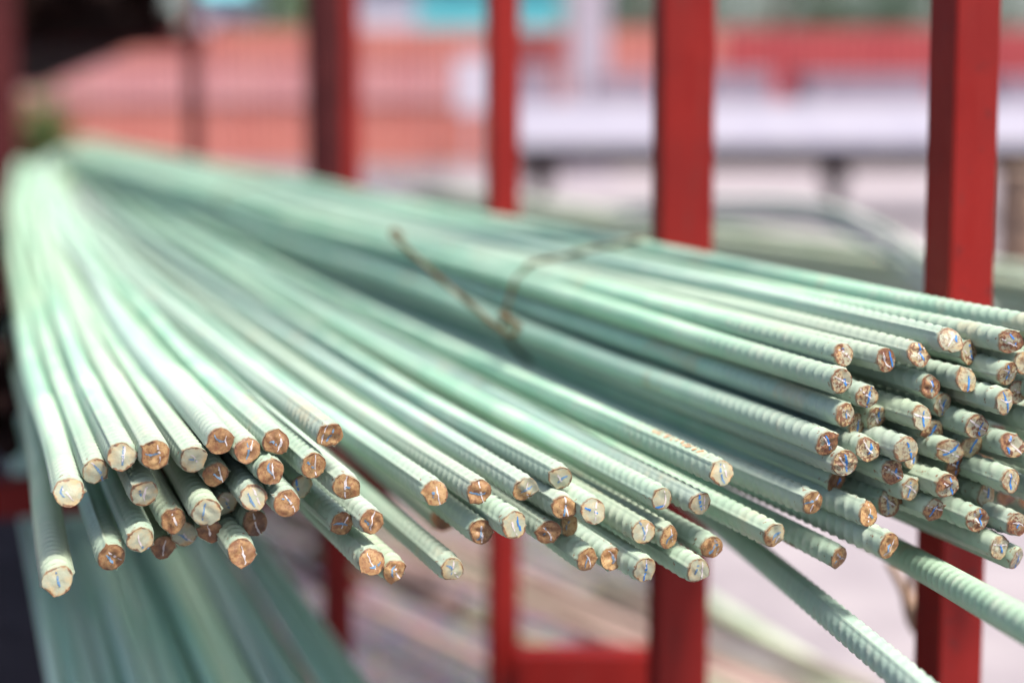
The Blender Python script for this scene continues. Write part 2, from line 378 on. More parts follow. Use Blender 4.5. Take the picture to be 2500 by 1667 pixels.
# ------------------------------------------------------------------ the bars with ends in view
# x, y (pixels), width, look, hidden-behind?, blue stroke, chalk stroke, label
# stroke = (centre x, centre y, angle, length) in radii of the face
LOOSE = [
 (144,1416,78,'p',0,(0,.1,-80,1.0),None,'pale rebar end with brown rim hanging lowest at the far left of the pile'),
 (170,1202,76,'p',0,(-.45,.1,-80,.7),(-.1,-.1,-50,1.1),'pale cream rebar end with small blue tick directly above the lowest left bar'),
 (235,1151,70,'p',0,(.2,-.1,-65,1.5),(-.15,.5,-45,.8),'rebar end with bold dark blue diagonal stroke and brown spot at its upper left'),
 (298,1115,74,'p',0,(.05,.0,82,1.4),(.12,.25,78,1.2),'pale rebar end with long upright blue stroke left of the flat orange end'),
 (378,1111,76,'o',0,(-.15,.1,3,.9),(.25,.1,-84,1.2),'flat bottomed orange rebar end with white upright and blue level stroke'),
 (470,1122,72,'p',0,(-.05,.0,-20,.6),(.1,.05,-60,.9),'pale rebar end with small blue and white cross right of the flat orange end'),
 (535,1077,70,'n',0,(-.1,.15,-35,.9),(.45,-.15,-80,1.0),'rust brown rebar end topmost in the left cluster, blue stroke slanting down'),
 (600,1102,68,'n',0,(.0,.0,85,1.2),(.3,.3,80,.9),'brown rebar end with upright blue stroke between two rust ends of the top row'),
 (526,1157,66,'n',0,(.0,-.15,-40,.9),(.3,.0,-75,1.3),'rust rebar end tucked below the topmost brown end of the left cluster'),
 (352,1205,72,'p',0,(-.25,.05,-80,.7),(.1,.05,75,1.2),'pale rebar end ringed with rust hanging under the flat orange end'),
 (273,1361,72,'n',0,(-.15,-.05,-55,.8),(.2,.1,-40,1.1),'brown rebar end second lowest at the left, with crossed blue and white strokes'),
 (343,1319,72,'p',0,(.3,-.6,-20,.9),(-.1,.0,-75,.9),'pale rebar end with rust on both sides beside the second lowest brown end'),
 (419,1269,66,'n',0,None,(.1,.1,-70,1.2),'dark brown rebar end with a white Y mark amid the left cluster'),
 (504,1251,74,'p',0,(-.2,.1,80,1.2),None,'large pale rebar end with long upright blue stroke and rust right rim'),
 (553,1225,62,'p',1,(.1,-.3,-60,.9),(-.05,.2,-60,1.0),'shaded pale rebar end half hidden right of the large pale end'),
 (615,1218,70,'p',0,(-.2,-.1,-65,1.1),(.2,.1,-70,1.3),'pale green rebar end with brown notch at its upper left in the left cluster'),
 (401,1337,60,'d',1,None,(.0,.0,78,1.3),'dark brown rebar end peeping out under the Y marked end'),
 (450,1303,64,'p',1,(-.1,-.2,-40,.9),(.2,-.2,-50,1.1),'pale rebar end with rust edge peeping out right of the Y marked end'),
 (515,1298,58,'d',1,None,(-.1,.0,-80,1.0),'dark rust rebar end peeping out below the large pale end'),
 (586,1348,70,'n',0,None,(.1,-.2,-80,1.3),'brown rebar end with white upright chalk hanging lowest in the middle left'),
 (618,1280,66,'d',1,None,(.1,.0,-75,1.6),'dark shaded brown rebar end with long white chalk below the notched pale end'),
 (657,1153,70,'n',0,(-.1,.2,-75,.9),(.15,.0,-80,1.3),'round rust rebar end with white upright stroke below the topmost rust pair'),
 (669,1081,66,'n',0,(-.25,.0,-25,.7),(.25,.0,80,1.3),'rust rebar end with white upright at the right of the left cluster top row'),
 (798,1064,66,'o',0,(.0,.0,60,1.1),(-.45,.1,75,1.5),'tan rebar end standing alone highest above the left cluster, blue slanting stroke'),
 (756,1139,68,'o',0,(-.25,.1,-50,.8),(.2,.0,-88,1.6),'flat bottomed peach rebar end with white upright below the lone tan end'),
 (836,1189,68,'o',0,(.3,-.1,-20,.9),(-.1,.0,85,1.6),'orange rebar end with white upright and rust streaks on its shaft'),
 (695,1229,70,'n',0,(-.1,.3,-20,.6),(.2,.0,-60,1.4),'rust rebar end with flat top and crumbling lower rim'),
 (733,1189,62,'g',1,(-.4,.2,-80,1.2),None,'greenish rebar end sunk in shade between the flat topped and peach ends'),
 (828,1278,62,'n',0,(-.1,.0,-10,1.2),(.2,.1,60,1.1),'brown rebar end with blue level stroke, left one of the touching pair'),
 (895,1276,66,'n',0,(-.3,-.1,-60,.8),(.1,.1,75,1.5),'orange brown rebar end with chalk slash, right one of the touching pair'),
 (899,1374,68,'o',0,(.2,-.2,20,.9),(-.1,.1,-65,1.3),'orange rebar end with chalk slash, left of the lowest pair under the rack centre'),
 (955,1395,64,'o',0,(-.2,.0,80,.9),(.15,-.1,-70,1.3),'tan rebar end, right of the lowest pair left of the lone cream end'),
 (1094,1392,64,'p',0,(-.2,.1,-65,.9),(.2,.0,-75,1.5),'cream rebar end hanging alone below the row on a long straight shaft'),
 (1051,1204,64,'o',0,(-.1,.0,75,.7),(.2,-.1,-85,1.5),'orange rebar end with white upright, leftmost of the middle row'),
 (1159,1202,66,'n',0,(-.1,-.05,-5,1.4),(.1,.0,-78,1.7),'rust rebar end crossed by a blue level stroke and white upright in the middle row'),
 (1166,1298,64,'n',0,(-.1,-.3,60,.8),(.05,-.1,-88,1.5),'dark brown rebar end with white upright below the blue crossed end'),
 (1277,1195,64,'h',0,(.1,.0,30,1.0),(.15,-.1,-85,1.3),'half pale half rust rebar end third in the middle row'),
 (1246,1287,72,'g',0,(.3,.1,-75,1.1),(-.1,-.1,-70,1.2),'large pale green rebar end with blue curve between two brown ends'),
 (1378,1242,64,'o',0,(.0,-.2,75,.9),(.1,.1,-80,1.5),'peach rebar end with white upright resting on a hidden tan end'),
 (1369,1168,58,'p',1,(.1,-.1,35,1.0),(-.2,.1,-60,1.0),'small pale rebar end with rust top set back behind the middle row'),
 (1389,1280,54,'o',1,(-.2,.0,60,.8),None,'tan rebar end nearly hidden under the peach end'),
 (1339,1299,62,'n',0,(-.3,.1,75,.7),(-.1,-.1,-60,1.3),'tan brown rebar end right of the large pale green end'),
 (1431,1365,64,'o',0,(-.1,-.2,75,.9),(.1,-.1,-65,1.2),'orange rebar end with dark rim hanging below the nearly hidden tan end'),
 (1501,1363,60,'o',0,(.1,-.2,80,.8),(.1,.1,-70,1.2),'brown orange rebar end between the dark rimmed orange end and a cream end'),
 (1566,1392,68,'g',0,(.05,-.1,85,1.5),(.0,.2,88,1.3),'clean cream rebar end with parallel white and blue uprights hanging low'),
 (1445,1247,66,'g',0,(-.2,.1,-25,1.1),(.15,.0,80,1.4),'pale rebar end with bright blue tick right of the peach end'),
 (1570,1298,64,'p',0,(-.1,.1,-75,1.5),(.15,.0,70,1.4),'pale rebar end with bold blue upright and dark rim in the middle'),
 (1633,1312,62,'o',0,(-.1,-.1,50,.9),(.2,.1,-75,1.2),'tan rebar end with a torn lower tip right of the bold blue one'),
 (1615,1218,62,'g',0,(-.2,-.55,5,1.1),(.2,.0,85,1.4),'pale rebar end with blue stroke along its bottom'),
 (1709,1229,62,'g',0,(.0,.1,-75,1.6),(.35,.1,-85,1.2),'pale rebar end with very bold blue upright right of the bottom stroke one'),
 (1738,1337,60,'o',0,(.1,-.1,50,1.1),(.4,.0,-80,1.4),'square cornered tan rebar end above the low pale spotted end'),
 (1704,1395,66,'p',0,(-.2,.1,70,1.2),(.3,.0,-88,1.4),'pale rebar end with rust spot at its top, lowest right of the cream end'),
 (1764,1156,64,'p',0,(-.1,.0,-85,1.5),(.2,.2,-80,1.0),'cream rebar end on a bar with orange lettering along its top'),
 (1983,1230,64,'o',0,(-.3,.1,5,1.1),(.2,.1,60,1.7),'orange rebar end with large white cross and blue level stroke, at right'),
 (2122,1253,64,'o',0,(.1,-.1,-30,.6),(-.05,.0,75,1.6),'smooth orange tan rebar end with white upright, overlapping a pale spotted end'),
 (1890,1309,64,'h',0,(.1,.0,45,.9),(.3,-.2,60,.9),'half rust rebar end with blue mark and rust on its lower ribs'),
 (2050,1358,60,'o',0,(-.1,-.2,15,1.0),(.0,.1,-35,1.5),'peach rebar end with white cross on a bar with a raised round emblem'),
 (2168,1331,70,'o',0,(-.1,-.1,60,.6),(.0,-.1,55,1.4),'large orange rebar end with wide dark brown rim above the bare green bar'),
 (2173,1230,64,'s',1,(-.2,.0,-82,1.5),(-.1,.3,-40,1.3),'pale spotted rebar end with blue upright behind the smooth orange tan end'),
]
BUNDLE = [
 (2062,865,60,'s',0,(.0,.5,-80,.4),(.1,.1,-40,1.5),'rust freckled rebar end, leftmost of the top row in the wired bundle'),
 (2166,879,62,'r',0,(.4,.1,-78,1.3),(-.1,.0,-65,1.4),'dark rust rebar end second in the top row of the wired bundle'),
 (2245,864,62,'s',0,(.2,.2,-80,1.4),(.1,.1,50,1.2),'freckled rebar end with blue upright third in the top row of the wired bundle'),
 (2322,832,64,'g',0,(.4,.2,70,.5),(.0,.1,50,1.2),'clean pale rebar end with tan shaft high in the wired bundle'),
 (2466,829,64,'r',0,(.2,.1,-65,1.1),(-.1,-.1,-30,1.3),'brown freckled rebar end highest at the right edge of the wired bundle'),
 (2369,864,56,'s',1,(.2,.2,-82,1.4),(-.2,.0,-45,1.1),'freckled rebar end half hidden behind the clean pale high end'),
 (2457,908,64,'s',0,(.0,.1,-80,1.2),(.1,.0,-35,1.4),'freckled rebar end with white slash right of the spiral rusted end'),
 (2056,928,66,'s',0,(.3,-.1,-75,.8),(.0,.1,-25,1.5),'freckled rebar end directly below the leftmost top row end of the bundle'),
 (2118,965,62,'s',0,(.1,-.1,78,1.7),(-.2,.2,-45,1.2),'square freckled rebar end with long blue upright touching a rust end above'),
 (2274,940,62,'r',0,(.1,.1,85,1.1),(.0,.1,-80,.9),'rust rebar end under the middle of the bundle top row'),
 (2362,925,62,'p',0,(.1,-.3,78,1.3),None,'pale rebar end with a round rust spot at its middle in the bundle'),
 (2455,982,68,'g',0,(.0,.0,-70,1.7),(.0,.1,-10,1.2),'grey smooth rebar end with very bold blue stroke at the right of the bundle'),
 (2065,1009,64,'s',0,(.1,.0,-85,.8),(.1,.2,-40,1.1),'freckled rebar end on the left flank third from the top of the bundle'),
 (2094,1040,60,'s',1,(.1,-.2,80,1.1),(.1,.3,20,.8),'freckled rebar end tucked under the third left flank end'),
 (2141,1018,60,'s',1,(.2,.2,-70,1.3),(-.1,-.1,-50,1.3),'brown topped rebar end set back right of the left flank'),
 (2253,1018,66,'g',0,(.1,-.1,85,1.2),(.0,.1,-15,1.7),'smooth grey rebar end with level white chalk and a small bump on its shaft'),
 (2305,988,58,'g',1,(.1,-.2,75,1.3),(-.2,.0,-60,1.1),'grey green rebar end in shade behind the rust end of the bundle'),
 (2388,1037,64,'s',0,(.3,-.2,80,1.1),(.0,.1,-35,1.6),'grey rebar end with rust upper corner and torn lower rim'),
 (2022,1076,68,'r',0,(.0,.1,-65,1.4),(.0,.0,-50,1.6),'dark brown rebar end on the left flank with a bright chip below'),
 (2124,1089,64,'s',0,(.1,.1,75,1.0),(-.1,.2,-60,1.2),'round freckled rebar end right of the dark brown left flank end'),
 (2213,1092,68,'g',0,(.2,.0,-70,1.3),None,'split grey rebar end with a dark crack down its face'),
 (2279,1061,60,'s',1,(-.1,.0,62,1.8),None,'freckled rebar end with long slanting blue stroke behind the smooth grey end'),
 (2316,1092,62,'g',0,(.1,.1,40,1.4),(-.1,-.1,-25,1.6),'wavy edged grey rebar end with blue arc crossing white chalk'),
 (2374,1083,54,'g',1,(.1,.1,72,1.3),None,'grey rebar end half hidden under the torn rimmed end'),
 (2063,1129,68,'s',0,(.1,.1,-80,1.5),(.0,.0,-50,1.7),'freckled rebar end lowest but one on the left flank of the bundle'),
 (2178,1148,64,'r',0,(.3,.0,-80,1.0),(.0,.0,-35,1.7),'dark freckled rebar end with white slash below the split grey end'),
 (2224,1119,56,'g',1,(.2,-.1,75,1.2),(-.1,-.2,70,.7),'grey rebar end sunk in shadow behind the split end'),
 (2473,1089,62,'r',0,(-.2,.1,75,1.4),(.2,-.1,-50,1.5),'dark rust rebar end at the right edge in shadow'),
 (2337,1138,60,'d',1,(.1,.1,88,1.7),(-.3,.2,-25,.8),'dark brown rebar end behind the wavy edged grey end'),
 (2314,1179,66,'r',0,(.3,.0,-75,1.4),(-.1,.0,-45,1.0),'rebar end rusted on its upper half, low in the bundle centre'),
 (2466,1171,66,'g',0,(-.05,-.1,-88,1.4),(.1,.2,-45,1.6),'smooth grey rebar end with bent shaft top at the lower right of the bundle'),
 (2227,1200,62,'g',0,(-.1,.0,82,1.3),(.0,.1,-35,1.4),'narrow pale rebar end standing proud in front of a shadowed brown one'),
 (2279,1245,62,'r',0,(-.1,-.2,55,1.2),(.1,.1,-20,1.5),'dark ringed rust rebar end below the narrow pale end'),
 (2389,1263,64,'r',0,(.2,.2,-85,1.3),(.0,-.1,-60,1.5),'rebar end with rust brown top corner right of the dark ringed one'),
 (2409,1211,62,'g',1,(.1,.1,75,.9),(.0,.1,-50,1.2),'grey rebar end deep in shadow left of the smooth bent one'),
 (2486,1275,64,'r',0,(-.1,-.2,70,.7),(.0,.1,-15,1.3),'rust rebar end at the lower right edge under the bent grey one'),
 (2441,1334,64,'p',0,(.1,-.1,-75,.8),(.0,.2,-10,1.5),'pale rust spotted rebar end lowest but one of the bundle'),
 (2486,1361,62,'p',0,(.1,-.3,-88,1.3),(.0,.2,-45,1.6),'cream rebar end lowest of the bundle at the right edge'),
 (2195,1199,56,'d',1,None,None,'dark brown rebar end in shadow left of the narrow pale end'),
 (2045,1171,58,'d',1,(.2,-.2,60,.9),None,'dark rebar end in shadow under the left flank of the bundle'),
 (2490,955,60,'s',1,None,(.0,.1,-20,1.0),'grey rebar end at the right edge behind the very bold blue one'),
 (2500,887,62,'p',0,None,None,'rebar end cut by the right edge of the view near the bundle top'),
]
# bars whose ends lie outside the picture
HIDDEN = [(2590,806,64),(2680,838,64),(2640,900,64),(2570,962,62),(2580,1040,62),(2570,1130,62),(2580,1215,62),(2770,880,64),(2850,860,64),(2780,960,64)]

LOOK = {  # rust, speck, dark
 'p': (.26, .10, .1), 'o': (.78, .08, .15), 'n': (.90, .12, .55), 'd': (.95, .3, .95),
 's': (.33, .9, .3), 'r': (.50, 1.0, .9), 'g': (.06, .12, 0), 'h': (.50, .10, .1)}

# filler bars added inside the pile to block light between the ends
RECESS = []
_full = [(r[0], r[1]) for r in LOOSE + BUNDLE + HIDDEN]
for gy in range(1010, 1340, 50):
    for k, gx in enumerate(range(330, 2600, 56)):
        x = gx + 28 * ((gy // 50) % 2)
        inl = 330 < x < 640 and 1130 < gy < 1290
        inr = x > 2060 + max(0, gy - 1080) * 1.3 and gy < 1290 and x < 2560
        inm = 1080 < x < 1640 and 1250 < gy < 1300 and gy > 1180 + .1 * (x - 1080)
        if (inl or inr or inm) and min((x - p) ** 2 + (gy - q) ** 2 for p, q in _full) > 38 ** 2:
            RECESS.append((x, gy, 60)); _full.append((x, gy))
rng = np.random.default_rng(7)
class Bar: pass
bars = []
for grp, tab in ((0, LOOSE), (1, BUNDLE), (2, HIDDEN), (3, RECESS)):
    for row in tab:
        b = Bar(); b.grp = grp
        b.x, b.y, sz = row[:3]
        if grp < 2: b.look, b.behind, b.blue, b.white, b.label = row[3:]
        else: b.look, b.behind, b.blue, b.white, b.label = 'p', 0, None, None, None
        d = 1.30 + .18 * (86.8 / sz - 1.30)
        if b.behind: d = 1.30 + .03 + .02 * rng.random()
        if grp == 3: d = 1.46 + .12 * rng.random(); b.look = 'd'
        if grp == 1: d += .01
        b.d = d
        b.r = (sz if not b.behind else max(sz, 62)) * d / F / 2 * .985
        b.p0 = at(b.x, b.y, d) - CAM
        b.a = float(b.p0 @ W); b.uv = np.array([b.p0 @ E1, b.p0 @ E2])
        bars.append(b)
n = len(bars)
ST = np.array([1.40, 2.1, 3.6, 7.3])
UV = np.zeros((4, n, 2)); rad = np.array([b.r for b in bars])
for i, b in enumerate(bars):
    fan = 0.0; lift = 0.0
    if b.grp == 0:
        fan = float(np.interp(b.x, [100, 200, 500, 800, 1150, 1350, 1700, 2100], [.07, .02, -.03, -.13, -.13, -.02, .0, .0]))
    sweep = 0.0; rise = 0.0
    if b.grp == 0 or (b.grp == 3 and b.x < 1900):
        sweep = float(np.interp(b.x, [100, 400, 800, 1500], [.13, .27, .20, .03])); rise = float(np.interp(b.x, [100, 400, 1000, 1700], [.15, .12, .08, .05]))
    if b.grp in (1, 2) or (b.grp == 3 and b.x > 1900): lift = .058; sweep = -.24
    j = rng.normal(0, .010, 2)
    for k, a in enumerate(ST):
        t = (a - ST[0]) / (ST[3] - ST[0])
        UV[k, i] = b.uv + np.array([fan, lift * .3]) * t + np.array([sweep, rise + lift * .85]) * t * t + j * t
ANCH = UV.copy()
fill = np.array([b.grp == 3 for b in bars])
MOB = np.where(fill[:, None], 1.6, np.where(fill[None, :], .12, 1.0))   # set-back bars give way
for k in range(4):
    for it in range(160):
        D = UV[k][:, None, :] - UV[k][None, :, :]
        L = np.linalg.norm(D, axis=2) + 1e-9
        need = (rad[:, None] + rad[None, :]) * .955
        ov = np.clip(need - L, 0, None); np.fill_diagonal(ov, 0)
        UV[k] += .30 * (D / L[..., None] * (ov * MOB)[..., None]).sum(1)
        UV[k] += (ANCH[k] - UV[k]) * (.22 if k == 0 else .02)
for i, b in enumerate(bars):
    b.pu = np.polyfit(ST, UV[:, i, 0], 3); b.pv = np.polyfit(ST, UV[:, i, 1], 3)
    b.id = i; b.wob = rng.normal(0, .0022, 4); b.wph = rng.uniform(0, 6.28, 2)

def bar_pos(b, a):
    a = np.asarray(a, float)
    g = np.clip((a - b.a) / .4, 0, 1)
    u = np.polyval(b.pu, a) + g * (b.wob[0] * np.sin(a * 4.1 + b.wph[0]) + b.wob[1] * np.sin(a * 2.3 + b.wph[1]))
    v = np.polyval(b.pv, a) + g * (b.wob[2] * np.sin(a * 3.3 + b.wph[1]) + b.wob[3] * np.sin(a * 1.9 + b.wph[0]))
    return CAM + a[..., None] * W + u[..., None] * E1 + v[..., None] * E2

ANG = np.radians(np.array([0, 7, 20, 40, 60, 80, 100, 120, 140, 160, 173], float))
ANG = np.concatenate([ANG, ANG + math.pi])
NS = len(ANG)
SIDE = np.concatenate([np.zeros(11), np.ones(11)])
def relief(q, x, y):
    return sum(c * np.sin(fx * x + fy * y + ph) for c, fx, fy, ph in q)

def rebar(b, ribbed=.44, length=None):
    r = np.random.default_rng(1000 + b.id)
    A_END = (7.7 if b.grp else 7.0) + r.uniform(-.3, .35)
    pitch = .0142 * r.uniform(.95, 1.08); slant = r.uniform(.10, .30) * (1 if b.grp == 0 else 1.4)
    roll = R(r.normal(205 if b.grp else 140, 28))
    if b.grp == 3: ribbed = .12
    s = np.concatenate([[0, .0012, .003], np.arange(.005, ribbed, pitch / 8), np.linspace(ribbed, A_END - b.a, 26)])
    # irregular sheared outline
    th = ANG + roll
    out = np.ones(NS)
    for h in (1, 2, 3, 5): out += r.normal(0, .034 / math.sqrt(h)) * np.cos(h * th + r.uniform(0, 6.28))
    for _ in range(r.integers(1, 4)):                       # flats left by the shear blade
        t0 = r.uniform(0, 6.28); lim = r.uniform(.80, .94)
        c = np.cos(th - t0); out = np.where(out * c > lim, lim / np.maximum(c, .2), out)
    out += r.normal(0, .016, NS)
    if r.random() < .65:                                    # a burr
        out[r.integers(NS)] += r.uniform(.08, .24)
    tx, ty = r.normal(0, .18, 2)
    q = [(r.uniform(.0003, .0009), r.normal(0, 380), r.normal(0, 380), r.uniform(0, 6.28)) for _ in range(4)]
    if b.look in 'pg': q = [(c * .45, *z) for c, *z in q]
    dome = r.uniform(.0002, .0011) * (1.6 if b.look == 'g' else 1)
    body = b.r * .955
    S, TH = np.meshgrid(s, th, indexing='ij'); AN = np.broadcast_to(ANG, S.shape)
    lobe = np.abs(np.sin(AN)) ** .6
    ph = S / pitch + slant * np.sin(AN) * 3 + np.where(SIDE > 0, .5, 0)
    bump = np.exp(-((ph - np.round(ph)) / .125) ** 2) * lobe
    fade = np.clip((ribbed - S) / .06, 0, 1) * np.clip((S - .004) / .010, 0, 1)
    lon = np.where((np.arange(NS) % 11) == 0, 1.0, 0.0)
    hr = b.r * (.125 if b.grp else .155)
    rr = body + hr * bump * fade + .25 * hr * (1 - fade) + lon * hr * 1.1 * np.clip(S / .003, .3, 1)
    end = np.exp(-S / .006)
    rr = rr * (1 + (out - 1) * end) * np.where(S < .0005, .955, np.where(S < .002, .985, 1.0))
    X, Y = rr * np.cos(TH), rr * np.sin(TH)
    Sx = S + (tx * X + ty * Y) * np.exp(-S / .015)
    o0 = bar_pos(b, np.array([b.a]))[0]
    base = bar_pos(b, b.a + s) - o0
    V = base[:, None, :] + X[..., None] * E1 + Y[..., None] * E2 + (Sx - S)[..., None] * W
    rib = (bump * fade + lon * .8).ravel()
    faces = grid_faces(len(s), NS, flip=True)
    faces.append(tuple((len(s) - 1) * NS + j for j in range(NS)))
    root = empty('rebar', o0, b.label, 'rebar',
                 ('loose rebars fanned out over the rack', 'rebars of the wired bundle', 'rebars of the wired bundle ending outside the view', 'filler rebars set back inside the pile')[b.grp])
    b.root = root
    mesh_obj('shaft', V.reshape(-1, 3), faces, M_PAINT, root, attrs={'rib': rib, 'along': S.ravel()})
    if b.grp == 3: root['label'] = 'filler rebar set back in the dark gaps between the ends of the pile'
    if b.grp == 2:
        root['label'] = 'pale green rebar on the right of the wired bundle whose end is outside the view'
        return
    # cut end
    fr = np.array([1.0, .93, .80, .62, .42, .20])
    R0 = rr[0]
    def hgt(x, y, f):
        return tx * x + ty * y - dome * (1 - f * f) - relief(q, x, y) * (1 - f ** 4)
    VV, RIM = [], []
    for f in fr:
        x, y = f * R0 * np.cos(th), f * R0 * np.sin(th)
        z = hgt(x, y, f) - (0.0 if f == 1 else .0)
        VV.append(x[:, None] * E1 + y[:, None] * E2 + z[:, None] * W); RIM += [f] * NS
    VV = np.concatenate(VV + [np.array([hgt(0, 0, 0) * W])]); RIM.append(0)
    ff = grid_faces(len(fr), NS)
    c = len(VV) - 1; k0 = (len(fr) - 1) * NS
    ff += [(k0 + j, k0 + (j + 1) % NS, c) for j in range(NS)]
    ru, sp, dk = LOOK[b.look]
    if b.grp == 1: sp = max(sp, .5)
    m = len(VV)
    tilt = r.uniform(0, 6.28)
    gx = np.array([v @ E1 for v in VV]) / b.r; gy = np.array([v @ E2 for v in VV]) / b.r
    amp = .45 if b.look == 'h' else .12
    ru_v = np.clip(ru + r.normal(0, .05) + amp * (gx * math.cos(tilt) + gy * math.sin(tilt)), 0, 1)
    cut = mesh_obj('cut_end', VV, ff, M_CUT, root,
                   attrs={'rust': ru_v, 'speck': np.full(m, sp), 'dark': np.full(m, dk), 'rim': RIM})
    def stroke(name, st, w, mat, rough, dash):
        cx, cy, an, ln = st; an = R(an)
        nseg = max(6, int(ln * 7)); verts, fcs = [], []
        curve = r.normal(0, .10)
        for i in range(nseg + 1):
            t = i / nseg - .5
            wob = curve * (t * t * 4 - .5) + r.normal(0, .02)
            x = (cx + t * ln * math.cos(an) - wob * math.sin(an)) * b.r
            y = (cy + t * ln * math.sin(an) + wob * math.cos(an)) * b.r
            ww = w * (1 - .45 * abs(2 * t) ** 3) * r.uniform(1 - rough, 1 + rough)
            dx, dy = -math.sin(an) * ww / 2, math.cos(an) * ww / 2
            for sx in (-1, 1):
                px, py = x + sx * dx, y + sx * dy
                f = math.hypot(px, py) / (b.r * .88)
                if f > 1: px, py, f = px / f, py / f, 1
                z = hgt(px, py, f) - .00035
                verts.append(px * E1 + py * E2 + z * W)
            if i and r.random() > dash: fcs.append((2 * i - 2, 2 * i - 1, 2 * i + 1, 2 * i))
        if fcs: mesh_obj(name, verts, fcs, mat, cut)
    if b.blue: stroke('blue_stroke', b.blue, .0019, M_BLUE if (b.grp or b.look == 'g') else M_BLUEFADE, .4, .16)
    if b.white: stroke('chalk_stroke', b.white, .0015, M_WHITE, .6, .2)
    b.rr = rr; b.th = th; b.s = s; b.o0 = o0

for b in bars: rebar(b)

def on_shaft(b, ang, s, lift):
    """point on a bar's skin, relative to its end"""
    p = bar_pos(b, np.array([b.a + s]))[0] - bar_pos(b, np.array([b.a]))[0]
    rr_ = b.r + lift
    return p + rr_ * (math.cos(ang) * E1 + math.sin(ang) * E2)

# orange worn lettering on one bar, raised emblem on another
bl = next(b for b in bars if b.label and 'orange lettering' in b.label)
rg = np.random.default_rng(5); V, Fc = [], []
for k in range(11):
    s0 = .040 + k * .0095; a0, a1 = R(112), R(66)
    lean = rg.choice([-.004, .004, .0])
    for j in range(4):
        t0, t1 = j / 4, (j + 1) / 4
        if rg.random() < .18: continue
        i0 = len(V)
        for t in (t0, t1):
            an = a0 + (a1 - a0) * t
            for dw in (-.0016, .0016): V.append(on_shaft(bl, an, s0 + lean * (t - .5) * 2 + dw, .0004))
        Fc.append((i0, i0 + 1, i0 + 3, i0 + 2))
mesh_obj('orange_lettering', V, Fc, M_ORANGE, bl.root)
be = next(b for b in bars if b.label and 'raised round emblem' in b.label)
V, Fc = [], []
for c in (0, 1):
    i0 = len(V); nn, mm = 14, 6
    for i in range(nn):
        u = 2 * math.pi * i / nn
        for j in range(mm):
            w_ = 2 * math.pi * j / mm
            rad_ = .0036 + .0009 * math.cos(w_)
            V.append(on_shaft(be, R(236) + (rad_ * math.cos(u)) / be.r * 1.2, .072 + c * .0075 + rad_ * math.sin(u) * 1.5, -.0002 + .0009 * math.sin(w_)))
    for i in range(nn):
        for j in range(mm):
            Fc.append((i0 + i * mm + j, i0 + ((i + 1) % nn) * mm + j, i0 + ((i + 1) % nn) * mm + (j + 1) % mm, i0 + i * mm + (j + 1) % mm))
mesh_obj('raised_emblem', V, Fc, M_PAINT, be.root)

# two stray ribbed bars that droop out of the pile towards the viewer
def stray(pts, label, idx):
    """ribbed bar along a smooth path through picture points with depths"""
    P = np.array([at(*p) for p in pts]); t = np.linspace(0, 1, len(P))
    deg = min(3, len(P) - 1)
    co = [np.polyfit(t, P[:, k], deg) for k in range(3)]
    tt = np.linspace(0, 1, 900); C = np.stack([np.polyval(c, tt) for c in co], 1)
    sl_ = np.concatenate([[0], np.cumsum(np.linalg.norm(np.diff(C, axis=0), axis=1))])
    pitch = .0165; s = np.arange(0, sl_[-1], pitch / 8)
    C = np.stack([np.interp(s, sl_, C[:, k]) for k in range(3)], 1)
    T = np.gradient(C, axis=0); T /= np.linalg.norm(T, axis=1)[:, None]
    x = np.cross(T, [0, 0, 1]); x /= np.linalg.norm(x, axis=1)[:, None]; y = np.cross(x, T)
    r0 = .0138; roll = R((62, 118)[idx]); th = ANG + roll
    S, TH = np.meshgrid(s, th, indexing='ij'); AN = np.broadcast_to(ANG, S.shape)
    ph = S / pitch + .28 * np.sin(AN) * 3 + np.where(SIDE > 0, .5, 0)
    bump = np.exp(-((ph - np.round(ph)) / .13) ** 2) * np.abs(np.sin(AN)) ** .5
    lon = np.where((np.arange(NS) % 11) == 0, 1.0, 0.0)
    rr = r0 * .92 + .0019 * bump + lon * .0017
    V = C[:, None, :] + (rr * np.cos(TH))[..., None] * x[:, None, :] + (rr * np.sin(TH))[..., None] * y[:, None, :] - C[0]
    f = grid_faces(len(s), NS)
    f += [tuple(range(NS)), tuple((len(s) - 1) * NS + j for j in range(NS))]
    root = empty('rebar', C[0], label, 'rebar', 'stray rebars drooping out of the pile')
    mesh_obj('shaft', V.reshape(-1, 3), f, M_PAINT, root, attrs={'rib': (bump + lon * .8).ravel(), 'along': np.full(S.size, .2)})
stray([(1380,985,2.7),(1640,1185,1.95),(1955,1440,1.45),(2290,1722,1.13),(2560,1960,.95)], 'dark green ribbed bar drooping from the pile down to the bottom edge', 0)
stray([(1500,1000,3.0),(1900,1195,1.95),(2240,1380,1.36),(2520,1532,1.13),(2900,1735,.92)], 'light green ribbed bar drooping under the wired bundle to the right edge', 1)

